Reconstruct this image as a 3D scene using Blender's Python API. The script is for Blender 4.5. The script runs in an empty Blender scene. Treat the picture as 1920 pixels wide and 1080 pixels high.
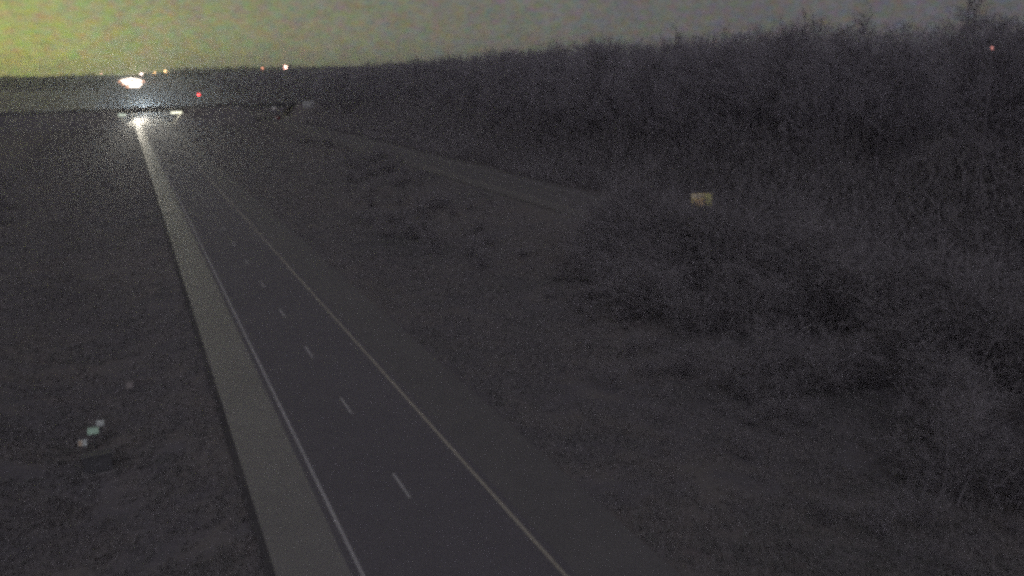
import bpy, math, random
import numpy as np
from mathutils import Matrix, Vector

S = bpy.context.scene
COL = S.collection
R = math.radians

# ------------------------------------------------------------------ camera
cam_d = bpy.data.cameras.new('camera')
cam = bpy.data.objects.new('camera', cam_d)
COL.objects.link(cam)
PITCH, YAW, ROLL = 0.2345, 0.3844, -0.0304
F = Vector((math.sin(YAW)*math.cos(PITCH), math.cos(YAW)*math.cos(PITCH), -math.sin(PITCH)))
RT = Vector((math.cos(YAW), -math.sin(YAW), 0))
UP = RT.cross(F)
ex = RT*math.cos(ROLL) + UP*math.sin(ROLL)
ey = UP*math.cos(ROLL) - RT*math.sin(ROLL)
m = Matrix((ex, ey, -F)).transposed().to_4x4()
m.translation = Vector((-6.70, 0.0, 19.66))
cam.matrix_world = m
cam_d.sensor_width = 36.0
cam_d.lens = 1738.65/1920*36.0
cam_d.clip_start = 0.5
cam_d.clip_end = 20000
S.camera = cam

# ------------------------------------------------------------------ render look
S.render.engine = 'CYCLES'
S.view_settings.view_transform = 'Standard'
S.view_settings.look = 'None'
S.view_settings.gamma = 1.0
S.view_settings.exposure = 0.0
S.view_settings.use_curve_mapping = False
cy = S.cycles
cy.use_denoising = False            # the night camera's picture is grainy
cy.max_bounces = 4
cy.diffuse_bounces = 2
cy.glossy_bounces = 2
cy.volume_bounces = 1
cy.transparent_max_bounces = 4
cy.sample_clamp_indirect = 0.6
cy.sample_clamp_direct = 14
cy.use_adaptive_sampling = True
cy.adaptive_min_samples = 8
cy.adaptive_threshold = 0.06
cy.filter_width = 3.7

# ------------------------------------------------------------------ sky
FILL_EL, FILL_AZ = 31.0, 205.0      # faint, behind the camera
W = bpy.data.worlds.new('World')
S.world = W
W.use_nodes = True
nt = W.node_tree
nt.nodes.clear()
def N(t, **k):
    n = nt.nodes.new(t)
    for a, b in k.items(): setattr(n, a, b)
    return n
L = nt.links.new
out = N('ShaderNodeOutputWorld')
sky = N('ShaderNodeTexSky', sky_type='NISHITA')
sky.sun_disc = False
sky.sun_elevation = R(FILL_EL)
sky.sun_rotation = R(FILL_AZ)
bg_sky = N('ShaderNodeBackground'); bg_sky.inputs['Strength'].default_value = 0.0035
L(sky.outputs[0], bg_sky.inputs['Color'])
tc = N('ShaderNodeTexCoord')
nrm = N('ShaderNodeVectorMath', operation='NORMALIZE'); L(tc.outputs['Generated'], nrm.inputs[0])
dot = N('ShaderNodeVectorMath', operation='DOT_PRODUCT'); L(nrm.outputs[0], dot.inputs[0])
GA = R(-13)
dot.inputs[1].default_value = (math.sin(GA), math.cos(GA), -0.03)
def M(op, a, b=None):
    n = N('ShaderNodeMath', operation=op)
    for i, v in enumerate((a, b)):
        if v is None: continue
        if isinstance(v, (int, float)): n.inputs[i].default_value = v
        else: L(v, n.inputs[i])
    return n.outputs[0]
g = M('MAXIMUM', M('MULTIPLY_ADD', dot.outputs['Value'], 0.5), 0.0)
g.node.inputs[0].links[0].from_node.inputs[2].default_value = 0.5
lobe = M('POWER', g, 15.0)
lobe2 = M('POWER', g, 70.0)
def colmul(fac, col):
    n = N('ShaderNodeVectorMath', operation='SCALE')
    n.inputs[0].default_value = col
    L(fac, n.inputs['Scale'])
    return n.outputs[0]
def vadd(a, b):
    n = N('ShaderNodeVectorMath', operation='ADD')
    L(a, n.inputs[0])
    if isinstance(b, tuple): n.inputs[1].default_value = b
    else: L(b, n.inputs[1])
    return n.outputs[0]
sep = N('ShaderNodeSeparateXYZ'); L(nrm.outputs[0], sep.inputs[0])
low = M('MULTIPLY', M('POWER', g, 60.0), M('POWER', 2.718, M('MULTIPLY', M('MAXIMUM', sep.outputs[2], 0.0), -11.0)))
glow = vadd(vadd(vadd(colmul(low, (0.24, 0.25, -0.02)), colmul(lobe, (0.180, 0.188, 0.046))), colmul(lobe2, (0.07, 0.075, -0.01))), (0.106, 0.099, 0.110))
# colour noise put into the sky: faint blotches of green, rose and grey
def sky_noise(scale, off, amp):
    mp = N('ShaderNodeMapping'); mp.inputs['Location'].default_value = (off, off*0.7, off*1.3)
    mp.inputs['Scale'].default_value = (1, 1, 1.7)
    L(nrm.outputs[0], mp.inputs['Vector'])
    n = N('ShaderNodeTexNoise'); n.inputs['Scale'].default_value = scale; n.inputs['Detail'].default_value = 3
    n.inputs['Roughness'].default_value = 0.6
    L(mp.outputs[0], n.inputs['Vector'])
    a = M('MULTIPLY_ADD', M('SUBTRACT', n.outputs['Fac'], 0.5), amp)
    a.node.inputs[2].default_value = 1.0
    return a
cmb = N('ShaderNodeCombineXYZ')
lum = sky_noise(9, 3, 0.35)
L(M('MULTIPLY', lum, sky_noise(105, 11, 1.25)), cmb.inputs[0])
L(M('MULTIPLY', lum, sky_noise(90, 31, 1.05)), cmb.inputs[1])
L(M('MULTIPLY', lum, sky_noise(95, 57, 1.8)), cmb.inputs[2])
mul = N('ShaderNodeVectorMath', operation='MULTIPLY'); L(glow, mul.inputs[0]); L(cmb.outputs[0], mul.inputs[1])
bg_glow = N('ShaderNodeBackground'); bg_glow.inputs['Strength'].default_value = 1.0
L(mul.outputs[0], bg_glow.inputs['Color'])
add = N('ShaderNodeAddShader'); L(bg_sky.outputs[0], add.inputs[0]); L(bg_glow.outputs[0], add.inputs[1])
L(add.outputs[0], out.inputs['Surface'])

# ------------------------------------------------------------------ soft fill added to lift the ground and wood (the one sun lamp)
sd = bpy.data.lights.new('night_fill', 'SUN')
sd.energy = 0.49
sd.angle = R(50)
sd.color = (0.97, 0.945, 1.14)
so = bpy.data.objects.new('night_fill', sd)
COL.objects.link(so)
az = R(FILL_AZ)
to_sun = Vector((math.sin(az)*math.cos(R(FILL_EL)), math.cos(az)*math.cos(R(FILL_EL)), math.sin(R(FILL_EL))))
so.rotation_euler = to_sun.to_track_quat('Z', 'Y').to_euler()

# ------------------------------------------------------------------ helpers
class MB:
    def __init__(self): self.v = []; self.f = []
    def add(self, v, f):
        n = len(self.v); self.v += [tuple(p) for p in v]; self.f += [tuple(i+n for i in q) for q in f]; return self
    def box(self, x0, x1, y0, y1, z0, z1):
        return self.add([(x0,y0,z0),(x1,y0,z0),(x1,y1,z0),(x0,y1,z0),(x0,y0,z1),(x1,y0,z1),(x1,y1,z1),(x0,y1,z1)],
                        [(3,2,1,0),(4,5,6,7),(0,1,5,4),(1,2,6,5),(2,3,7,6),(3,0,4,7)])
    def tube(self, pts, rad, n=6, cap=True):
        pts = [Vector(p) for p in pts]; base = len(self.v); k = len(pts)
        if isinstance(rad, (int, float)): rad = [rad]*k
        for i, p in enumerate(pts):
            d = (pts[min(i+1, k-1)]-pts[max(i-1, 0)]).normalized()
            a = d.cross(Vector((0.31, 0.87, 0.2)) if abs(d.z) > .8 else Vector((0, 0, 1))).normalized(); b = d.cross(a)
            for j in range(n):
                t = 2*math.pi*j/n
                self.v.append(tuple(p + (a*math.cos(t)+b*math.sin(t))*rad[i]))
        for i in range(k-1):
            for j in range(n):
                self.f.append((base+i*n+j, base+i*n+(j+1) % n, base+(i+1)*n+(j+1) % n, base+(i+1)*n+j))
        if cap:
            self.f.append(tuple(base+j for j in range(n))[::-1]); self.f.append(tuple(base+(k-1)*n+j for j in range(n)))
        return self
    def mesh(self, name):
        me = bpy.data.meshes.new(name); me.from_pydata(self.v, [], self.f); me.update(); return me
def link(name, me, mat=None, parent=None, loc=None, **props):
    o = bpy.data.objects.new(name, me)
    if mat is not None and not len(me.materials): me.materials.append(mat)
    COL.objects.link(o)
    if parent: o.parent = parent
    if loc: o.location = loc
    for k, v in props.items(): o[k] = v
    return o
def obj(name, mb, mat, parent=None, bevel=0, **props):
    o = link(name, mb.mesh(name), mat, parent, **props)
    if bevel:
        b = o.modifiers.new('bevel', 'BEVEL'); b.width = bevel; b.segments = 2; b.limit_method = 'ANGLE'
    return o
def thing(name, label, cat, loc=(0,0,0), rz=0, group=None):
    o = bpy.data.objects.new(name, None); COL.objects.link(o)
    o.location = loc; o.rotation_euler = (0, 0, rz); o['label'] = label; o['category'] = cat
    if group: o['group'] = group
    return o
def copy_thing(root, loc, rz=0, sc=(1,1,1), label=None, group=None):
    r = root.copy(); COL.objects.link(r); r.location = loc; r.rotation_euler = (0,0,rz); r.scale = sc
    if label: r['label'] = label
    if group: r['group'] = group
    for ch in root.children:
        c = ch.copy(); COL.objects.link(c); c.parent = r
        for q in ch.children:
            d = q.copy(); COL.objects.link(d); d.parent = c
    return r

def mat(name, cols, scales=(0.08, 0.7, 6), rough=0.85, bump=0.0, spec=0.3, fine=0.25):
    """two or three base colours broken up by patches at three real sizes (metres)"""
    m = bpy.data.materials.new(name); m.use_nodes = True
    t = m.node_tree; b = t.nodes['Principled BSDF']
    b.inputs['Roughness'].default_value = rough
    b.inputs['Specular IOR Level'].default_value = spec
    geo = t.nodes.new('ShaderNodeNewGeometry')
    def noise(s, d=4):
        n = t.nodes.new('ShaderNodeTexNoise'); n.inputs['Scale'].default_value = s; n.inputs['Detail'].default_value = d
        n.inputs['Roughness'].default_value = 0.62
        t.links.new(geo.outputs['Position'], n.inputs['Vector']); return n
    a, c, f = noise(scales[0]), noise(scales[1]), noise(scales[2], 3)
    mx = t.nodes.new('ShaderNodeMix'); mx.data_type = 'FLOAT'; mx.inputs[0].default_value = 0.45
    t.links.new(a.outputs['Fac'], mx.inputs[2]); t.links.new(c.outputs['Fac'], mx.inputs[3])
    rp = t.nodes.new('ShaderNodeValToRGB'); el = rp.color_ramp.elements
    k = len(cols)
    while len(el) < k: el.new(0.5)
    for i, col in enumerate(cols):
        el[i].position = 0.36 + 0.28*i/max(1, k-1); el[i].color = (*col, 1)
    t.links.new(mx.outputs[0], rp.inputs['Fac'])
    hv = t.nodes.new('ShaderNodeMath'); hv.operation = 'MULTIPLY_ADD'
    hv.inputs[1].default_value = 2*fine; hv.inputs[2].default_value = 1-fine
    t.links.new(f.outputs['Fac'], hv.inputs[0])
    vm = t.nodes.new('ShaderNodeVectorMath'); vm.operation = 'SCALE'
    t.links.new(rp.outputs['Color'], vm.inputs[0]); t.links.new(hv.outputs[0], vm.inputs['Scale'])
    t.links.new(vm.outputs[0], b.inputs['Base Color'])
    if bump:
        bp = t.nodes.new('ShaderNodeBump'); bp.inputs['Strength'].default_value = 0.6; bp.inputs['Distance'].default_value = bump
        t.links.new(f.outputs['Fac'], bp.inputs['Height']); t.links.new(bp.outputs[0], b.inputs['Normal'])
    return m
def glow_mat(name, col, strength):
    m = bpy.data.materials.new(name); m.use_nodes = True
    b = m.node_tree.nodes['Principled BSDF']
    b.inputs['Base Color'].default_value = (0.5, 0.5, 0.5, 1)
    b.inputs['Emission Color'].default_value = (*col, 1); b.inputs['Emission Strength'].default_value = strength
    return m

GRASS = mat('dead_grass', [(.130,.126,.124), (.162,.153,.158), (.190,.176,.164), (.165,.143,.145)], (0.035, 0.32, 3.2), 0.95, 0.15, 0.1, 0.35)
BLADE = mat('grass_blade', [(.175,.176,.160), (.235,.224,.216), (.25,.228,.212)], (0.06, 0.9, 7), 0.9, 0, 0.1, 0.3)
FIELD = mat('pale_field', [(.25,.25,.19), (.31,.30,.23)], (0.01, 0.06, 0.6), 0.95, 0, 0.1, 0.2)
ASPH = mat('worn_asphalt', [(.133,.125,.134), (.158,.149,.158)], (0.05, 0.5, 9), 0.8, 0.01, 0.35, 0.25)
SHLD = mat('pale_shoulder_asphalt', [(.185,.178,.172), (.23,.222,.212)], (0.07, 0.6, 8), 0.50, 0.008, 0.5, 0.22)
SHLD2 = mat('old_shoulder_asphalt', [(.140,.135,.133), (.170,.163,.158)], (0.07, 0.6, 8), 0.85, 0.01, 0.3, 0.28)
def wear(m, expr_pts, soft):
    """polished wheel paths or dusty margins: multiplies the colour by a curve over x (metres)"""
    t = m.node_tree; b = t.nodes['Principled BSDF']; src = b.inputs['Base Color'].links[0].from_socket
    g_ = t.nodes.new('ShaderNodeNewGeometry'); sp = t.nodes.new('ShaderNodeSeparateXYZ'); t.links.new(g_.outputs['Position'], sp.inputs[0])
    nz = t.nodes.new('ShaderNodeTexNoise'); nz.inputs['Scale'].default_value = 0.5; nz.inputs['Detail'].default_value = 5; t.links.new(g_.outputs['Position'], nz.inputs['Vector'])
    ad = t.nodes.new('ShaderNodeMath'); ad.operation = 'MULTIPLY_ADD'; ad.inputs[1].default_value = soft
    t.links.new(nz.outputs['Fac'], ad.inputs[0]); t.links.new(sp.outputs[0], ad.inputs[2])
    mr = t.nodes.new('ShaderNodeMapRange'); x0, x1 = expr_pts[0][0], expr_pts[-1][0]
    mr.inputs[1].default_value = x0+soft*.5; mr.inputs[2].default_value = x1+soft*.5; t.links.new(ad.outputs[0], mr.inputs[0])
    rp = t.nodes.new('ShaderNodeValToRGB'); el = rp.color_ramp.elements
    while len(el) < len(expr_pts): el.new(.5)
    for e, (x, v) in zip(el, expr_pts): e.position = (x-x0)/(x1-x0); e.color = (v, v, v, 1)
    vm = t.nodes.new('ShaderNodeVectorMath'); vm.operation = 'MULTIPLY'
    t.links.new(src, vm.inputs[0]); t.links.new(rp.outputs[0], vm.inputs[1]); t.links.new(vm.outputs[0], b.inputs['Base Color'])
wear(ASPH, [(-.4,.95),(.45,1.0),(1.0,.88),(1.83,1.03),(2.7,.88),(3.3,1.0),(4.1,.99),(4.6,.89),(5.5,1.02),(6.35,.89),(7.0,1.0),(7.75,1.05)], .25)
wear(SHLD, [(-3.2,.55),(-2.85,.82),(-2.3,1.0),(-1.7,.99),(-1.1,.86),(-.4,.62)], .7)
DUSTY = mat('dusty_shoulder', [(.165,.159,.15), (.215,.206,.192)], (0.03, 0.3, 5), 0.9, 0.01, 0.15, 0.3)
OPP = mat('dusty_asphalt', [(.145,.139,.138), (.185,.177,.172)], (0.04, 0.35, 5), 0.9, 0.01, 0.15, 0.3)
EDGE = mat('dark_gravel', [(.075,.072,.073), (.11,.105,.104)], (0.1, 1.1, 10), 0.95, 0.03, 0.1, 0.4)
WHITE = mat('worn_white_paint', [(.36,.355,.35), (.50,.49,.475)], (0.12, 1.3, 12), 0.7, 0, 0.4, 0.3)
YELLOW = mat('worn_yellow_paint', [(.36,.335,.27), (.45,.42,.34)], (0.12, 1.3, 12), 0.7, 0, 0.4, 0.3)
CONC = mat('concrete', [(.26,.255,.245), (.33,.32,.31)], (0.1, 0.8, 7), 0.85, 0.01, 0.3, 0.2)
PALE = mat('pale_slope_paving', [(.42,.41,.38), (.5,.49,.46)], (0.2, 0.9, 7), 0.8, 0.01, 0.3, 0.2)
DKCONC = mat('weathered_concrete', [(.10,.098,.10), (.14,.135,.135)], (0.1, 0.8, 7), 0.85, 0.01, 0.3, 0.2)
STEEL = mat('galvanised_steel', [(.24,.24,.25), (.32,.32,.33)], (0.4, 3, 20), 0.5, 0, 0.5, 0.1)
DARK = mat('dark_painted_steel', [(.07,.072,.078), (.095,.095,.10)], (0.6, 3, 20), 0.5, 0, 0.5, 0.15)
BARK = mat('grey_bark', [(.17,.158,.168), (.22,.205,.215)], (0.04, 0.4, 5), 0.95, 0, 0.05, 0.25)
TWIG = mat('bare_twigs', [(.25,.235,.25), (.31,.293,.305)], (0.03, 0.3, 3), 0.95, 0, 0.05, 0.2)
SCRUB = mat('dry_scrub', [(.225,.212,.214), (.275,.26,.26)], (0.05, 0.4, 4), 0.95, 0, 0.05, 0.25)
FARWOOD = mat('far_twigs', [(.15,.15,.15), (.20,.195,.19)], (0.01, 0.1, 1), 0.95, 0, 0.05, 0.2)

# ------------------------------------------------------------------ terrain
def base(y):
    y = np.asarray(y, float)
    t = np.clip(y-480, 0, 2400)
    return 0.0125*np.where(t < 200, t*t/400, t-100)
def vn(x, y, s, seed):
    """cheap smooth value noise"""
    xs, ys = x/s, y/s
    i, j = np.floor(xs), np.floor(ys); u, v = xs-i, ys-j
    u = u*u*(3-2*u); v = v*v*(3-2*v)
    h = lambda a, b: np.modf(np.abs(np.sin(a*12.9898+b*78.233+seed)*43758.5453))[0]
    return (h(i,j)*(1-u)+h(i+1,j)*u)*(1-v)+(h(i,j+1)*(1-u)+h(i+1,j+1)*u)*v-0.5
def gz(x, y):
    x = np.asarray(x, float); y = np.asarray(y, float)
    z = base(y) - 0.14
    s = np.clip(-3.7-x, 0, None)
    z = z + np.where(s > 0, -0.9*np.sin(np.clip(s/13, 0, 1)*math.pi) + 0.012*np.clip(s-13, 0, 150), 0)
    t = np.clip((x-11.5)/(47.5-11.5), 0, 1)
    z = z - 1.3*np.sin(t*math.pi)**1.2
    q = np.clip(x-59.5, 0, None)
    z = z + np.where(q > 0, -0.7*np.sin(np.clip(q/12, 0, 1)*math.pi) + 0.03*np.clip(q-12, 0, 100), 0)
    off = np.clip(np.minimum(np.minimum(np.abs(x+3.6), np.abs(x-11.4)), np.minimum(np.abs(x-47.4), np.abs(x-59.4)))/3, 0, 1)
    onroad = ((x > -3.7) & (x < 11.5)) | ((x > 47.3) & (x < 59.5))
    r = 0.5*vn(x, y, 9, 1) + 0.22*vn(x, y, 2.7, 2) + 0.10*vn(x, y, 1.1, 3)
    return z + np.where(onroad, -0.05, r*off)
def np_mesh(name, v, f):
    me = bpy.data.meshes.new(name)
    v = np.asarray(v, np.float32); f = np.asarray(f, np.int32)
    me.vertices.add(len(v)); me.vertices.foreach_set('co', v.ravel())
    k = f.shape[1]
    me.loops.add(f.size); me.loops.foreach_set('vertex_index', f.ravel())
    me.polygons.add(len(f)); me.polygons.foreach_set('loop_start', np.arange(0, f.size, k, dtype=np.int32))
    me.update(calc_edges=True); return me
def grid(name, xs, ys, zf):
    X, Y = np.meshgrid(xs, ys); Z = zf(X, Y)
    v = np.stack([X, Y, Z], -1).reshape(-1, 3); nx, ny = len(xs), len(ys)
    i = (np.arange(ny-1)[:, None]*nx + np.arange(nx-1)[None]).ravel()
    return np_mesh(name, v, np.stack([i, i+1, i+nx+1, i+nx], 1))
def seg(*parts):
    return np.unique(np.round(np.concatenate([np.arange(a, b, s) for a, b, s in parts]), 3))
gxs = np.unique(np.concatenate([seg((-3000,-400,130), (-400,-60,17), (-60,-30,2.5), (-30,-3.7,.55), (12,47,.7), (60,75,1), (75,140,5), (140,600,30), (600,3500,145)), [-3.7,-3.6,-3.4,11.3,11.45,11.6,47.2,47.35,59.45,59.6]]))
gys = seg((-60,15,5), (15,60,.5), (60,130,1), (130,430,4), (430,600,10), (600,3000,40), (3000,4600,200))
gm = grid('ground', gxs, gys, gz)
gm.materials.append(GRASS)
link('ground', gm, kind='structure')

YS = seg((-50,480,10), (480,700,10), (700,2700,50))
def strip(name, x0, x1, lift, m, parent=None, y0=-50, y1=2650, skirt=0, **p):
    ys = YS[(YS > y0) & (YS < y1)]; ys = np.concatenate([[y0], ys, [y1]])
    b = MB(); n = len(ys); zz = base(ys)+lift
    v = [(x, y, z) for y, z in zip(ys, zz) for x in (x0, x1)]
    f = [(2*i, 2*i+1, 2*i+3, 2*i+2) for i in range(n-1)]
    b.add(v, f)
    if skirt:
        for x, fl in ((x0, 1), (x1, 0)):
            v = [(x, y, z-d) for y, z in zip(ys, zz) for d in (skirt, 0)]
            b.add(v, [(2*i, 2*i+1, 2*i+3, 2*i+2) if fl else (2*i, 2*i+2, 2*i+3, 2*i+1) for i in range(n-1)])
    return obj(name, b, m, parent, **p)
road = strip('road', -0.4, 7.75, 0.03, ASPH, kind='structure')
strip('road_shoulder', -3.2, -0.4, 0.03, SHLD, skirt=0.2, kind='structure')
strip('road_shoulder', 7.75, 11.4, 0.026, SHLD2, skirt=0.2, kind='structure')
gy = seg((-50,15,5), (15,160,.8), (160,480,8), (480,2650,40))
wob = 0.12*vn(gy, gy*0+3, 2.1, 5)+0.10*vn(gy, gy*0+7, .9, 8)
gb = MB(); gb.add([(x, y, z) for y, w, z in zip(gy, wob, base(gy)) for x, z in ((-3.56+w, z-.12), (-3.203, z-.01))], [(2*i, 2*i+1, 2*i+3, 2*i+2) for i in range(len(gy)-1)])
obj('gravel_edge', gb, EDGE, kind='structure')
strip('edge_line', -0.08, 0.08, 0.036, WHITE, road, label='white edge line beside the pale shoulder')
strip('edge_line', 7.23, 7.40, 0.036, YELLOW, road, label='faded yellow edge line on the median side')
dash_v = None
for i in range(-5, 46):
    y = 39.2 + 12.192*i
    zz = float(base(y))
    if dash_v is None:
        dash_v = MB().add([(-.065,0,0),(.065,0,0),(.065,3.05,0),(-.065,3.05,0)], [(0,1,2,3)]).mesh('lane_dash'); dash_v.materials.append(WHITE)
    o = link('lane_dash', dash_v, None, road); o.location = (3.66, y, zz+0.037+0.004*(y > 470))
opp = strip('opposing_carriageway', 49.3, 57.9, 0.03, OPP, kind='structure')
strip('road_shoulder', 47.4, 49.3, 0.03, DUSTY, skirt=0.2, kind='structure')
strip('road_shoulder', 57.9, 59.4, 0.03, OPP, skirt=0.2, kind='structure')
strip('edge_line', 49.75, 49.9, 0.036, YELLOW, opp, label='faded yellow edge line of the far carriageway')
strip('edge_line', 57.1, 57.25, 0.036, WHITE, opp, label='white edge line of the far carriageway')
for i in range(0, 40):
    y = 44.0 + 12.192*i
    o = link('lane_dash', dash_v, None, opp); o.location = (53.5, y, float(base(y))+0.037)
# fields with a paler colour beyond the overpass, left of the highway
fm = grid('field', seg((-900,-20,12)), seg((540,1180,16)), lambda x, y: gz(x, y)+0.12)
fm.materials.append(FIELD); link('field', fm, kind='structure')

# ------------------------------------------------------------------ overpass
YB0, YB1 = 430.0, 442.0
def embank(x0, x1, e0, e1, zt=6.2):
    """flat-topped bank with grassy side slopes and end slopes e0/e1"""
    s = 15.0
    b = MB()
    b.add([(x0,YB0-.5,zt),(x1,YB0-.5,zt),(x1,YB1+.5,zt),(x0,YB1+.5,zt),(x0-e0,YB0-s,-1.2),(x1+e1,YB0-s,-1.2),(x1+e1,YB1+s,-1.2),(x0-e0,YB1+s,-1.2)],
          [(0,1,2,3),(4,5,1,0),(5,6,2,1),(6,7,3,2),(7,4,0,3)])
    return b
bank_l = obj('embankment', embank(-420, -10.4, 10, 6.2), GRASS, kind='structure')
bank_m = obj('embankment', embank(17.6, 41.5, 6.2, 5.5), GRASS, kind='structure')
bank_r = obj('embankment', embank(65.5, 150, 5.5, 20), GRASS, kind='structure')
ov = thing('overpass', 'dark concrete road overpass crossing the highway, headlights glaring beneath it', 'bridge', (0, YB0, 0))
def ovp(name, boxes, m, **k):
    b = MB()
    for q in boxes: b.box(*q)
    return obj(name, b, m, ov, **k)
ovp('deck', [(-420, 160, 0.3, 11.7, 6.2, 6.5)], DKCONC)
for y0, y1 in ((-0.05, 0.3), (11.7, 12.05)):
    ovp('parapet', [(-420, 160, y0, y1, 6.2, 7.25)], DKCONC, bevel=0.03)
for xa, xb in ((-10.6, 17.4), (41.2, 65.8)):
    for k in range(4):
        y = 0.6+3.5*k
        ovp('girder', [(xa, xb, y, y+0.2, 5.35, 6.18), (xa, xb, y-0.22, y+0.42, 5.15, 5.35)], DARK)
for x0, x1 in ((-11.2,-10.65), (17.45,18.0), (40.6,41.15), (65.85,66.4)):
    ovp('abutment', [(x0, x1, 0, 12, 3.5, 6.17)], CONC)
for xt, xb in ((-10.6,-5.2), (17.4,12.2), (41.2,46.6), (65.8,60.4)):
    b = MB().add([(xt,-.8,5.12),(xt,12.8,5.12),(xb,12.8,-.25),(xb,-.8,-.25),(xt,-.8,4.2),(xb,-.8,-.6),(xt,12.8,4.2),(xb,12.8,-.6)],
                 [(0,1,2,3) if xt > xb else (3,2,1,0),(0,3,5,4),(1,6,7,2)])
    obj('slope_paving', b, PALE, ov)

for x, st, e, c in ((14.4, 2.2, 2500, (1.0, .98, .72)), (-7.9, .9, 900, (.85, 1.0, .78))):  # glowing bars and area lights added to brighten the slits beside the abutments
    w = 2.6 if x > 0 else 1.7
    h = ovp('added_glow_bar', [(x-w-.1, x+w+.1, -.16, .12, 4.25, 5.0)], DARK)
    le = ovp('lamp_lens', [(x-w, x+w, -.22, -.165, 4.32, 4.93)], glow_mat('added_glow_face', c, st)); le.parent = h
    l = bpy.data.lights.new('added_glow_light', 'AREA'); l.energy = e*.2; l.color = c; l.shape = 'RECTANGLE'; l.size = 2*w; l.size_y = .3
    lo = bpy.data.objects.new('added_glow_light', l); COL.objects.link(lo); lo.parent = h; lo.location = (x, .9, 4.2)

# ------------------------------------------------------------------ vegetation
rs = random.Random(7)
def rv(r, a, b): return r.uniform(a, b)
def branch_dirs(r, d, ang):
    a = Vector((r.gauss(0,1), r.gauss(0,1), r.gauss(0,1))); a = (a - d*a.dot(d)).normalized()
    return (d*math.cos(ang)+a*math.sin(ang)).normalized()
def twig_tri(mb, r, p, d, l, w):
    s = d.cross(Vector((r.gauss(0,1), r.gauss(0,1), r.gauss(0,1)))).normalized()*w
    q = p + d*l
    n = len(mb.v); mb.v += [tuple(p-s), tuple(p+s), tuple(q)]; mb.f.append((n, n+1, n+2))
def bare_tree_proto(seed, h=20.0):
    r = random.Random(seed); tr, cr = MB(), MB()
    pts = [Vector((0,0,-0.4))]; top = 0.86*h; k = 9
    drift = Vector((r.gauss(0,.25), r.gauss(0,.25), 0))
    for i in range(1, k+1):
        pts.append(Vector((r.gauss(0,.12), r.gauss(0,.12), 0))*(i/k)*2 + drift*(i/k)*3 + Vector((0,0,top*i/k)))
    rad = [0.015*h*(1-0.9*i/k)+0.02 for i in range(k+1)]
    tr.tube(pts, rad, 7)
    nl = r.randint(15, 20)
    for j in range(nl):
        t = 0.28+0.70*(j+r.random()*.6)/nl
        i = min(k-1, int(t*k)); p = pts[i].lerp(pts[i+1], t*k-i)
        d = branch_dirs(r, Vector((0,0,1)), R(rv(r, 28, 62)))
        ln = h*(0.34*(1-t)**0.7+0.10)*rv(r, .75, 1.15)
        q = [p]; dd = d.copy()
        for s in range(4):
            dd = (dd + Vector((r.gauss(0,.16), r.gauss(0,.16), .13))).normalized(); q.append(q[-1]+dd*ln/4)
        r0 = rad[i]*0.5
        tr.tube(q, [r0, r0*.72, r0*.5, r0*.33, .018], 4, False)
        for s in range(r.randint(6, 9)):
            u = rv(r, .2, 1); ii = min(3, int(u*4)); p2 = q[ii].lerp(q[ii+1], u*4-ii)
            d2 = branch_dirs(r, (q[ii+1]-q[ii]).normalized(), R(rv(r, 25, 60)))
            l2 = ln*rv(r, .28, .5)
            w = [p2, p2+d2*l2*.5+Vector((0,0,l2*.05)), p2+d2*l2+Vector((0,0,l2*.16))]
            cr.tube(w, [.035, .024, .012], 3, False)
            for x in range(r.randint(6, 9)):
                u = rv(r, .15, 1); p3 = w[0].lerp(w[1], u*2) if u < .5 else w[1].lerp(w[2], u*2-1)
                d3 = branch_dirs(r, d2, R(rv(r, 20, 60))); l3 = rv(r, .6, 1.5)*h/20
                twig_tri(cr, r, p3, d3, l3, .022)
                for y in range(3):
                    twig_tri(cr, r, p3+d3*l3*rv(r, .2, .8), branch_dirs(r, d3, R(rv(r, 25, 60))), l3*rv(r, .4, .7), .017)
    return tr, cr
protos = []
TREE_G = 'bare trees of the roadside wood'
for s in range(9):
    tr, cr = bare_tree_proto(100+s)
    protos.append((tr.mesh('trunk'), cr.mesh('crown')))
    protos[-1][0].materials.append(BARK); protos[-1][1].materials.append(TWIG)
def place_tree(k, x, y, h, label, group=None):
    t = thing('bare_tree', label, 'tree', (x, y, float(gz(x, y))), rs.uniform(0, 6.28), group)
    t.scale = (h/20*rs.uniform(.85,1.15),)*2+(h/20,)
    link('trunk', protos[k][0], None, t); link('crown', protos[k][1], None, t)
    return t
LB = 'tall bare tree standing in the dark wood along the right side of the highway'
# height of the wood's edge along the road
def wood_h(y):
    return float(np.interp(y, [40, 60, 75, 88, 93, 102, 110, 125, 150, 190, 250, 330, 450, 700, 1100],
                              [27, 26.5, 25, 22.3, 21.8, 25.8, 22.5, 23.4, 24, 24.2, 23.6, 22.8, 22, 20, 18]))
cnt = 0; y = 30.0
spots = []
while y < 1000:
    step = 5.2 + y*0.011
    for row in range(4 if y < 330 else 2):
        x = 74.5 + row*7.0 + rs.uniform(-2.2, 2.2) + (5*math.sin(y*.03))
        yy = y + rs.uniform(-2.4, 2.4)
        if 408 < yy < 466: continue
        spots.append((x, yy))
    y += step
spots.sort(key=lambda p: p[0]+p[1])
for (x, yy) in spots[:270]:
    place_tree(rs.randrange(9), x, yy, wood_h(yy)*rs.uniform(.86, 1.03), LB, TREE_G)
place_tree(3, 77.5, 104, 25.2, 'tallest bare tree, its crown rising above the rest of the right treeline')

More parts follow.
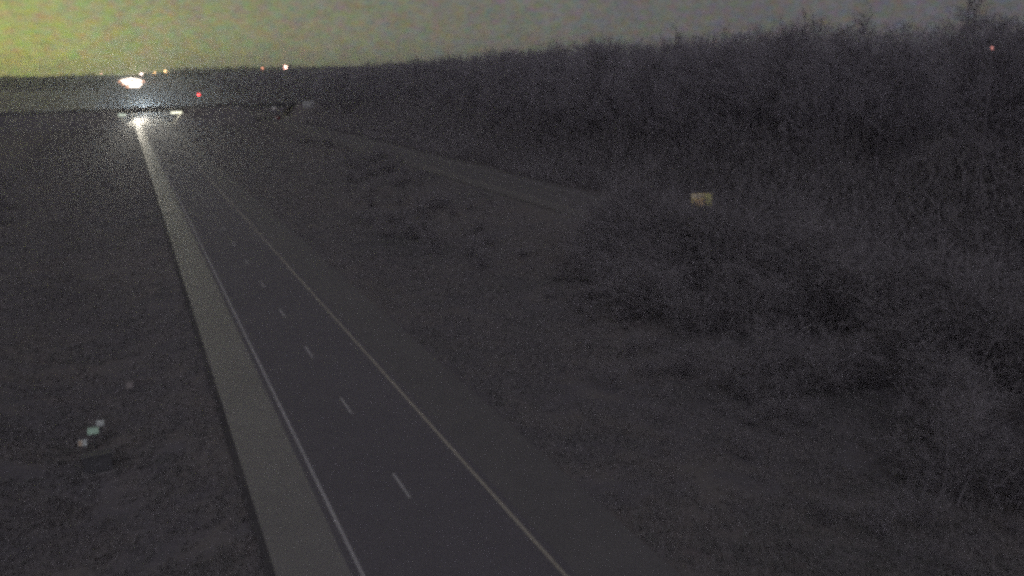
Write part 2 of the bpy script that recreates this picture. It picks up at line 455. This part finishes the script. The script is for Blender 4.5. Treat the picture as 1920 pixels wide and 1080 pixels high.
# deeper rows of the wood and woods beyond the overpass: one mass each
def wood_mass(name, pts, m, quads, tw, tl, **p):
    r = np.random.default_rng(len(pts)); V = []; Fc = []
    for (x, y, h) in pts:
        z0 = float(gz(x, y))
        n = quads
        t = r.uniform(.04, 1, n)
        rad = h*0.26*np.sqrt(np.clip(1-(2*t-1.05)**2*0.8, .05, 1))*np.sqrt(r.uniform(0, 1, n)); a = r.uniform(0, 6.283, n)
        c = np.stack([x+rad*np.cos(a), y+rad*np.sin(a), z0+t*h], 1)
        d = np.stack([np.cos(a)*.7, np.sin(a)*.7, r.uniform(.3, 1.3, n)], 1) + r.normal(0, .35, (n, 3))
        d /= np.linalg.norm(d, axis=1, keepdims=True); d *= (tl*r.uniform(.5, 1.2, n))[:, None]
        s = np.cross(d, r.normal(0, 1, (n, 3))); s /= np.linalg.norm(s, axis=1, keepdims=True)+1e-9; s *= tw
        V.append(np.stack([c-s, c+s, c+d], 1).reshape(-1, 3))
        tz = np.array([[x-.2,y,z0-.5],[x+.2,y,z0-.5],[x,y,z0+h*.9]]); V.append(tz)
    V = np.concatenate(V); f = np.arange(len(V)).reshape(-1, 3)
    me = np_mesh(name, V, f); me.materials.append(m)
    return link(name, me, kind='stuff', **p)
pts = []
for k in range(760):
    yy = rs.uniform(30, 1000)*rs.uniform(.55, 1); x = rs.uniform(101, 190)
    if 405 < yy < 470 and x < 165: continue
    pts.append((x, yy, wood_h(yy)*rs.uniform(.78, 1.0)))
wood_mass('dense_wood', pts, TWIG, 400, .085, 2.2)
pts = []
for k in range(300):                                    # right of the highway, beyond the overpass
    yy = rs.uniform(480, 2000); x = 78+abs(rs.gauss(0, 70))
    pts.append((x, yy, rs.uniform(15, 19)))
wood_mass('far_wood', pts, FARWOOD, 150, .2, 2.6)
pts = []
for k in range(330):                                    # left of the highway, beyond the field
    x = -18 - 620*rs.random()**1.3; yy = rs.uniform(1190, 1500)
    pts.append((x, yy, rs.uniform(9.6, 14.2)+(1.2 if -150 < x < -40 else 0)+3.2*float(vn(x, x*0+2, 21, 33))))
wood_mass('far_wood', pts, FARWOOD, 150, .22, 2.4)
pts = []
for k in range(260):                                    # closing the view behind the highway
    x = rs.uniform(38, 420); yy = rs.uniform(1500, 2300)
    pts.append((x, yy, rs.uniform(8.5, 11)))
for k in range(420):
    x = rs.uniform(-1500, -20); yy = rs.uniform(1800, 2400)
    pts.append((x, yy, rs.uniform(6, 9)))
wood_mass('far_wood', pts, FARWOOD, 120, .28, 2.8)
# brush under the trees
r = np.random.default_rng(5)
n = 300000
yy = 25+(r.uniform(0, 1, n)**1.7)*600; xx = 61.3+np.abs(r.normal(0, 18, n))+2*np.sin(yy*.11)
k = ~((yy > 408) & (yy < 464)) & ~((xx < 63.5) & (yy > 84) & (yy < 102.5)); xx, yy = xx[k], yy[k]; n = len(xx)
tall = np.clip((xx-60)/10, .12, 1)*(10+6*vn(xx, yy, 7, 21))
zz = gz(xx, yy)+r.uniform(0, 1, n)**1.4*tall
d = np.stack([r.normal(0,.5,n), r.normal(0,.5,n), r.uniform(.3,1.4,n)], 1)*r.uniform(.6, 1.9, n)[:, None]
s = np.cross(d, r.normal(0,1,(n,3))); s /= np.linalg.norm(s, axis=1, keepdims=True); s *= r.uniform(.02,.06,n)[:, None]
c = np.stack([xx,yy,zz],1)
me = np_mesh('undergrowth', np.stack([c-s,c+s,c+d],1).reshape(-1,3), np.arange(3*n).reshape(-1,3)); me.materials.append(SCRUB)
link('undergrowth', me, kind='stuff')

# shrubs of the median and the left verge
def shrub_proto(seed):
    r = random.Random(seed); mb = MB()
    for j in range(11):
        d = branch_dirs(r, Vector((0,0,1)), R(rv(r, 4, 42))); ln = rv(r, 2.2, 4.2)
        p0 = Vector((r.gauss(0,.3), r.gauss(0,.3), -.2)); q = [p0]
        for s in range(3):
            d = (d+Vector((r.gauss(0,.15), r.gauss(0,.15), .05))).normalized(); q.append(q[-1]+d*ln/3)
        mb.tube(q, [.03,.022,.015,.008], 3, False)
        for s in range(24):
            u = rv(r, .1, 1); ii = min(2, int(u*3)); p = q[ii].lerp(q[ii+1], u*3-ii)
            d2 = branch_dirs(r, d, R(rv(r, 20, 65))); l2 = rv(r, .6, 1.5)
            twig_tri(mb, r, p, d2, l2, .012)
            for y in range(7):
                twig_tri(mb, r, p+d2*l2*rv(r,.1,.9), branch_dirs(r, d2, R(rv(r, 20, 70))), l2*rv(r,.3,.65), .011)
    me = mb.mesh('bare_shrub'); me.materials.append(SCRUB); return me
shr = [shrub_proto(300+i) for i in range(6)]
def shrub(x, y, s, label, group):
    o = link('bare_shrub', shr[rs.randrange(6)], None, None, (x, y, float(gz(x, y))), label=label, category='shrub', group=group)
    o.rotation_euler = (0, 0, rs.uniform(0, 6.28)); o.scale = (s*rs.uniform(.9,1.3), s*rs.uniform(.9,1.3), s*rs.uniform(.7,1.05))
for k in range(110):
    yy = rs.uniform(18, 90); x = rs.uniform(26+max(0, (yy-50)*.25), 46)
    shrub(x, yy, rs.uniform(.9, 1.5)*(1+max(0,(x-34))*.03), 'bare dark shrub in the thicket filling the near right of the median', 'shrubs of the near median thicket')
for k in range(42):
    yy = rs.uniform(24, 84); x = rs.gauss(25.5+max(0, (yy-50)*.2), 2.4)
    shrub(x, yy, rs.uniform(.22, .6), 'low bare shrub along the ragged front of the near median thicket', 'low shrubs before the near thicket')
for k in range(46):
    yy = 24+68*(k+rs.random())/46; x = rs.uniform(42, 46.3)
    shrub(x, yy, rs.uniform(1.6, 2.25), 'tall bare shrub along the back of the near median thicket', 'tall shrubs behind the near thicket')
for k in range(58):
    yy = rs.uniform(90, 215); x = 24+(yy-90)*0.12+rs.uniform(-5, 11)
    shrub(x, yy, rs.uniform(.4, .85), 'bare dark shrub in the belt between the two carriageways', 'shrubs of the median belt')
for k in range(20):
    yy = rs.uniform(140, 300); x = rs.uniform(39, 46.5)
    shrub(x, yy, rs.uniform(.4, .95), 'bare dark shrub in the belt between the two carriageways', 'shrubs of the median belt')
for k in range(22):
    yy = rs.uniform(75, 330); x = -17-(yy-75)*0.09-abs(rs.gauss(0, 4))
    shrub(x, yy, rs.uniform(.5, .95), 'bare dark shrub at the far left edge of the verge', 'shrubs along the left verge')

# dead grass tufts
def tufts(name, xr, yr, n, seed, keep):
    r = np.random.default_rng(seed)
    y = yr[0]+(r.uniform(0,1,n)**2.4)*(yr[1]-yr[0]); x = r.uniform(xr[0], xr[1], n)
    k = keep(x, y) & (vn(x, y, 3.1, 9)+.5*vn(x, y, .9, 4) > -.34); x, y = x[k], y[k]
    nb = 5; x = np.repeat(x, nb)+r.normal(0,.07,len(x)*nb); y = np.repeat(y, nb)+r.normal(0,.07,len(y)*nb); n = len(x)
    h = r.uniform(.12,.34,n)*(1+.6*vn(x, y, 4, 6))
    c = np.stack([x, y, gz(x, y)-.02], 1); d = np.stack([r.normal(0,.5,n), r.normal(0,.5,n), np.ones(n)],1)*h[:,None]
    s = np.cross(d, r.normal(0,1,(n,3))); s /= np.linalg.norm(s,axis=1,keepdims=True); s *= (r.uniform(.012,.03,n)*(1+np.minimum(y,200)/90))[:,None]
    me = np_mesh(name, np.stack([c-s,c+s,c+d],1).reshape(-1,3), np.arange(3*n).reshape(-1,3)); me.materials.append(BLADE)
    link(name, me, kind='stuff')
tufts('grass', (-32, -3.48), (28, 430), 60000, 1, lambda x, y: x > -16-y*.12)
tufts('grass', (11.7, 46), (18, 430), 75000, 2, lambda x, y: x < 30+y*.12)

# ------------------------------------------------------------------ vehicles
RED = mat('dark_red_car_paint', [(.24,.035,.03), (.27,.04,.035)], (0.3, 2, 20), 0.35, 0, 0.5, 0.05)
GREY = mat('grey_car_paint', [(.14,.14,.15), (.16,.16,.17)], (0.3, 2, 20), 0.35, 0, 0.5, 0.05)
GLASS = mat('dark_glass', [(.02,.022,.025), (.03,.03,.033)], (0.3, 2, 20), 0.08, 0, 0.6, 0.05)
RUBBER = mat('tyre_rubber', [(.02,.02,.02), (.03,.03,.03)], (0.3, 2, 20), 0.9, 0, 0.2, 0.1)
LENS = glow_mat('headlight_lens', (1.0, 0.95, 0.86), 900)
OFFLENS = mat('lamp_lens', [(.5,.5,.5), (.55,.55,.55)], (1, 3, 20), 0.2, 0, 0.5, 0.05)
TAIL = mat('tail_lens', [(.35,.02,.02), (.4,.03,.03)], (1, 3, 20), 0.2, 0, 0.5, 0.05)
def car(label, loc, rz, paint, lit, watts=0, group=None, cone=24, dip=9.5, col=(1.0, .92, .76), lens=None):
    """front faces local -y"""
    t = thing('car', label, 'car', loc, rz, group)
    prof = [(-2.25,.32),(-2.28,.62),(-2.05,.80),(-1.15,.93),(-.45,1.40),(.95,1.44),(1.75,1.02),(2.2,.98),(2.25,.55),(2.2,.32)]
    def ex(prof, w0, w1, name, m):
        v = []; n = len(prof)
        for sx in (-1, 1):
            for (yy, z) in prof:
                w = w0 if z < 1.03 else w1
                v.append((sx*w, yy, z))
        f = [tuple(range(n))[::-1], tuple(range(n, 2*n))]+[(i, (i+1) % n, n+(i+1) % n, n+i) for i in range(n)]
        b = MB().add(v, f); o = obj(name, b, m, t, bevel=0.05); return o
    ex(prof, .88, .66, 'body', paint)
    obj('windscreen', MB().add([(-.72,-1.13,.96),(.72,-1.13,.96),(.60,-.50,1.37),(-.60,-.50,1.37),(-.72,-1.16,.975),(.72,-1.16,.975),(.60,-.53,1.39),(-.60,-.53,1.39)],[(4,5,6,7),(0,1,5,4),(2,3,7,6),(1,2,6,5),(3,0,4,7)]), GLASS, t)
    obj('rear_window', MB().add([(-.6,1.02,1.42),(.6,1.02,1.42),(.72,1.72,1.07),(-.72,1.72,1.07),(-.6,1.04,1.44),(.6,1.04,1.44),(.72,1.75,1.09),(-.72,1.75,1.09)],[(4,7,6,5),(0,4,5,1),(2,6,7,3)]), GLASS, t)
    for sx in (-1, 1):
        obj('side_window', MB().box(min(sx*.70,sx*.79), max(sx*.70,sx*.79), -.5, 1.1, 1.02, 1.32), GLASS, t)
        for yy in (-1.38, 1.36):
            w = MB().tube([(sx*.70,yy,.33),(sx*.91,yy,.33)], .33, 16); wh = obj('wheel', w, RUBBER, t)
            obj('rim', MB().tube([(sx*.90,yy,.33),(sx*.925,yy,.33)], .2, 12), STEEL, wh)
        h = obj('headlight', MB().tube([(sx*.64,-2.20,.68),(sx*.64,-2.31,.68)], .11, 12), (lens or LENS) if lit else OFFLENS, t)
        obj('tail_light', MB().box(sx*.68-.14, sx*.68+.14, 2.2, 2.27, .75, .9), TAIL, t)
        if lit and watts:
            l = bpy.data.lights.new('headlight_beam', 'SPOT'); l.energy = watts; l.spot_size = R(cone); l.spot_blend = 0.5
            l.shadow_soft_size = 0.08; l.color = col
            lo = bpy.data.objects.new('headlight_beam', l); COL.objects.link(lo); lo.parent = h
            lo.location = (sx*.64, -2.42, .68); lo.rotation_euler = (R(90-dip), 0, R(180))
    obj('front_bumper', MB().box(-.84,.84,-2.36,-2.26,.34,.56), DARK, t, bevel=.03)
    return t
def bz(y): return float(base(y))+0.03
car('left of the two oncoming cars glaring beneath the overpass, on the pale shoulder', (-1.3, 492, bz(492)), 0, GREY, True, 9e4)
car('right of the two oncoming cars glaring beneath the overpass, in the traffic lane', (2.0, 500, bz(500)), 0, GREY, True, 2.6e4, cone=40, dip=5)
BLENS = glow_mat('cool_headlight_lens', (.8, .92, 1.0), 25)  # for a car added to make the bluish glow above the deck
car('added oncoming car whose cool headlights make the bluish glow just above the overpass deck', (5.4, 650, bz(650)), 0, GREY, True, 6e4, cone=40, dip=12.5, col=(.72,.88,1.0), lens=BLENS)
FG = 'far oncoming cars'
FL = 'far oncoming car lost in its headlight glare at the end of the highway'
for (x, y, w) in ((1.8, 1540, 0), (5.4, 1570, 1.2e4), (1.6, 1625, 0), (5.6, 1660, 0)):
    car(FL, (x, y, bz(y)), 0, GREY, True, w, FG, cone=40, dip=6)
car('dark red car driving away on the far carriageway below the overpass', (55.4, 424, bz(424)), R(180), RED, False)

# ------------------------------------------------------------------ signs and street furniture
YSIGN = mat('yellow_sign_face', [(.76,.62,.24), (.82,.70,.30)], (0.3, 1.2, 8), 0.5, 0, 0.4, 0.12)
OSIGN = mat('orange_sign_face', [(.78,.54,.26), (.82,.58,.30)], (0.3, 1.2, 8), 0.5, 0, 0.4, 0.12)
WSIGN = mat('white_sign_face', [(.66,.65,.60), (.74,.73,.68)], (0.3, 1.2, 8), 0.5, 0, 0.4, 0.12)
GSIGN = mat('lime_sign_face', [(.66,.66,.22), (.72,.72,.26)], (0.3, 1.2, 8), 0.5, 0, 0.4, 0.12)
GREEN = mat('green_reflector', [(.44,.66,.47), (.50,.72,.52)], (0.5, 2, 9), 0.5, 0, 0.4, 0.1)
PLT = mat('pale_plate', [(.40,.41,.39), (.46,.47,.45)], (1, 3, 9), .6, 0, .3, .1)
t = thing('roadside_sign', 'yellow and orange roadside sign on two posts before the dark wood', 'sign', (60.6, 100.5, float(gz(60.6, 100.5))), R(-26))
for sx in (-.8, .8):
    obj('post', MB().box(sx-.06, sx+.06, .03, .15, -.3, 3.35), STEEL, t)
obj('panel', MB().box(-1.3, 1.3, -.03, .028, 1.8, 3.5), YSIGN, t, bevel=.02)
obj('orange_band', MB().box(-.9, .45, -.05, -.033, 1.95, 2.8), OSIGN, t)
obj('white_band', MB().box(-1.25, .2, -.048, -.033, 2.95, 3.45), mat('cream_sign_face', [(.74,.66,.46),(.80,.72,.52)], (.3,1.2,8), .5, 0, .4, .12), t)
obj('lime_patch', MB().box(.5, 1.25, -.05, -.033, 2.0, 3.45), GSIGN, t)
t = thing('roadside_sign', 'pale guide sign standing in front of the overpass by the far carriageway', 'sign', (68.6, 417, float(gz(68.6, 417))), R(-8))
obj('panel', MB().box(-2.5, 2.5, -.04, .04, 5.3, 8.2), PLT, t, bevel=.03)
for sx in (-1.6, 1.6): obj('post', MB().box(sx-.1, sx+.1, .05, .25, -.5, 8.0), STEEL, t)
t = thing('roadside_sign', 'small white plate on a thin post beside the dark red car', 'sign', (52.0, 405, -.3), R(-8))
t.location = (51.6, 404, float(gz(51.6, 404)))
obj('panel', MB().box(-.7, .7, -.03, .03, 5.0, 6.4), WSIGN, t, bevel=.02); obj('post', MB().box(-.06, .06, .035, .15, -.4, 6.3), STEEL, t)

TAN = mat('tan_reflector', [(.46,.36,.25),(.52,.41,.29)], (1,3,9), .6, 0, .3, .1)
GPL = mat('greenish_white_plate', [(.50,.54,.49),(.56,.60,.55)], (1,3,9), .6, 0, .3, .1)
def marker(label, x, y, h, face, w=.30, hh=.22, half=None, rz=-8):
    t = thing('marker_post', label, 'marker post', (x, y, float(gz(x, y))), R(rz), 'small marker posts on the left verge')
    obj('post', MB().box(-.03, .03, -.025, .025, -.3, h), DARK, t)
    p = obj('plate', MB().box(-w, w, -.055, -.028, -hh*1.8, hh*.2), face, t, bevel=.01); p.location = (0, -.01, h); p.rotation_euler = (R(-28), 0, 0)
    if half: obj('band', MB().box(-w+.02, 0, -.07, -.057, -hh*1.7, 0), half, p)
    return t
marker('marker post with an orange and white plate beside the dark roadside cabinet', -10.95, 54.1, 1.15, GPL, .23, .18, TAN)
marker('marker post with a pale green plate, middle of the short slanting row', -10.43, 55.5, 1.25, GREEN, .30, .19)
marker('marker post with a small grey-white plate, farthest of the slanting row', -10.08, 56.8, 1.2, GPL, .22, .17)
marker('lone short marker post with a dull pinkish plate farther up the left verge', -8.45, 64.4, .8, mat('faded_pink_plate', [(.25,.225,.205),(.28,.25,.23)], (1,3,9), .6, 0, .3, .1), .20, .2)
CAB = mat('grey_green_cabinet_paint', [(.085,.085,.088), (.115,.114,.114)], (.8, 4, 20), .6, 0, .3, .2)
t = thing('roadside_cabinet', 'low dark equipment cabinet standing in the grass of the left verge', 'cabinet', (-10.2, 51.8, float(gz(-10.2, 51.8))), R(6))
obj('body', MB().box(-.72, .72, -.32, .32, .0, .92), CAB, t, bevel=.03)
obj('lid', MB().box(-.78, .78, -.38, .38, .923, 1.0), CAB, t, bevel=.02)
for sx in (-.36, .36):
    d = obj('door', MB().box(sx-.33, sx+.33, -.345, -.322, .08, .86), CAB, t)
    obj('handle', MB().box(sx*.2-.02, sx*.2+.02, -.375, -.347, .42, .58), STEEL, d)
obj('plinth', MB().box(-1.0, 1.0, -.6, .6, -.5, -.003), CONC, t)

# traffic signal on the overpass
REDL = glow_mat('red_signal_lens', (1.0, .05, .05), 22)
t = thing('traffic_signal', 'traffic signal showing red above the overpass deck', 'traffic signal', (27.6, 437.5, 6.5))
obj('pole', MB().tube([(0,0,0),(0,0,6.2)], [.14,.10], 10), STEEL, t)
obj('mast_arm', MB().tube([(0,0,5.9),(-3.5,0,6.1)], [.09,.05], 8), STEEL, t)
hd = obj('signal_head', MB().box(-3.38, -2.82, -.22, .12, 4.3, 5.95), DARK, t, bevel=.03)
obj('red_lamp', MB().tube([(-3.1,-.24,5.1),(-3.1,-.28,5.1)], .27, 14), REDL, hd)
for z in (5.62, 4.62): obj('dark_lamp', MB().tube([(-3.1,-.24,z),(-3.1,-.27,z)], .2, 12), GLASS, hd)

# street lamps far away
def lamp(label, x, y, ztop, col, rad, watts, group=None, arm=2.2, size=.45):
    z0 = float(gz(x, y)); h = ztop-z0
    t = thing('street_lamp', label, 'street lamp', (x, y, z0), 0, group)
    obj('pole', MB().tube([(arm,.3,-.5),(arm,.3,h*.6),(arm,.3,h+.1)], [.18,.13,.09], 8), STEEL, t)
    obj('arm', MB().tube([(arm,.3,h+.05),(arm*.5,.3,h+.35),(0,.3,h+.3)], [.07,.06,.05], 6), STEEL, t)
    hd = obj('lamp_head', MB().box(-size*1.2, size*1.2, -.1, .6, h+.12, h+.42), DARK, t, bevel=.04)
    v = MB().tube([(0,-.35,h),(0,.25,h-.05)], [size, size*.9], 14)
    le = obj('lamp_lens', v, glow_mat('lit_lens', col, rad), hd)
    if watts:
        l = bpy.data.lights.new('lamp_light', 'POINT'); l.energy = watts; l.color = col; l.shadow_soft_size = .3
        lo = bpy.data.objects.new('lamp_light', l); COL.objects.link(lo); lo.parent = le; lo.location = (0, -1.0, h-.6)
    return t
lamp('bright whitish lamp on a tall pole above the trees right of the red signal', 168.7, 1100, 26.4, (1.0,.50,.40), 12, 4e3, size=1.6)
lamp('dim orange lamp just above the treeline, left of the bright whitish lamp', 143.1, 1100, 26.0, (1.0,.36,.2), 3.0, 0, size=1.0)
G = 'lamps round the far glare'
lamp('faint pink lamp at the treetops left of the far glare', -33.7, 1700, 28.4, (1.0,.5,.45), 4, 0, G, size=1.0)
lamp('pinkish white lamp directly above the far glare', 26.3, 1650, 25.4, (1.0,.72,.66), 14, 1.2e4, G, size=1.2)
lamp('small orange lamp right of the far glare, the nearer of two', 48.4, 1700, 27.5, (1.0,.55,.2), 6, 2e3, G, size=1.0)
lamp('bright orange lamp right of the far glare, the outer of two', 65.3, 1700, 28.8, (1.0,.55,.22), 12, 3e3, G, size=1.1)
GLARE = glow_mat('glare_panel_face', (1.0, .84, .70), 7)
GLAREO = glow_mat('orange_glare_fringe', (1.0, .42, .22), 2.2)  # orange tint imitates the fringe of the bloom
for (x, y, h) in ((-7.5,1610,1.6),(-3.5,1600,2.6),(1,1604,3.6),(6,1612,4.2),(10,1606,5.0),(14.5,1600,4.4),(19,1606,3.6),(23,1610,2.6),(27,1604,1.6),(-1,1590,.6),(4,1588,.2),(9,1586,.2),(14,1588,.3),(19,1590,.9),(-3,1420,.4),(1.5,1415,1.0),(6.5,1420,1.4),(11,1418,1.3),(15,1420,1.0),(19,1424,.5),(1,1250,.3),(5,1245,.6),(9,1250,.5),(13,1255,.2)):  # added glowing panels build up the bloom of the distant headlights
    z = float(gz(x, y))
    t = thing('glare_panel', 'added glowing panel filling out the white glare at the end of the highway', 'glare_panel', (x, y, z), 0, 'added panels of the far glare')
    obj('mast', MB().tube([(0,.3,-.5),(0,.3,h+.2)], [.1,.07], 6), STEEL, t)
    hd = obj('lamp_head', MB().box(-2.0,2.0,-.05,.25,h,h+1.8), DARK, t)
    obj('lamp_lens', MB().box(-1.9,1.9,-.09,-.053,h+.08,h+1.72), GLAREO if (x, y) in ((-7.5,1610),(-3,1420),(27,1604),(1,1250)) else GLARE, hd)
# beacon at the right edge of the wood
t = thing('beacon_mast', 'slim mast with a small red beacon in front of the wood at the right edge', 'mast', (69.4, 66, float(gz(69.4, 66))))
hb = 20.0-float(gz(69.4, 66))
obj('pole', MB().tube([(0,0,-.5),(0,0,hb*.5),(0,0,hb-.12)], [.11,.08,.05], 8), BARK, t)
obj('beacon', MB().tube([(0,0,hb-.12),(0,0,hb-.05),(0,0,hb+.09),(0,0,hb+.14)], [.06,.10,.10,.05], 10), glow_mat('red_beacon', (1.0,.34,.28), .75), t)

# ------------------------------------------------------------------ night haze
hz = MB().box(-3200, 3600, -120, 4700, -4, 75)
hm = bpy.data.materials.new('haze'); hm.use_nodes = True
t_ = hm.node_tree; t_.nodes.clear()
o_ = t_.nodes.new('ShaderNodeOutputMaterial'); pv = t_.nodes.new('ShaderNodeVolumePrincipled')
pv.inputs['Color'].default_value = (.92, .94, .95, 1); pv.inputs['Density'].default_value = 0.00024; pv.inputs['Anisotropy'].default_value = 0.88
t_.links.new(pv.outputs[0], o_.inputs['Volume'])
obj('haze', hz, hm, kind='stuff')
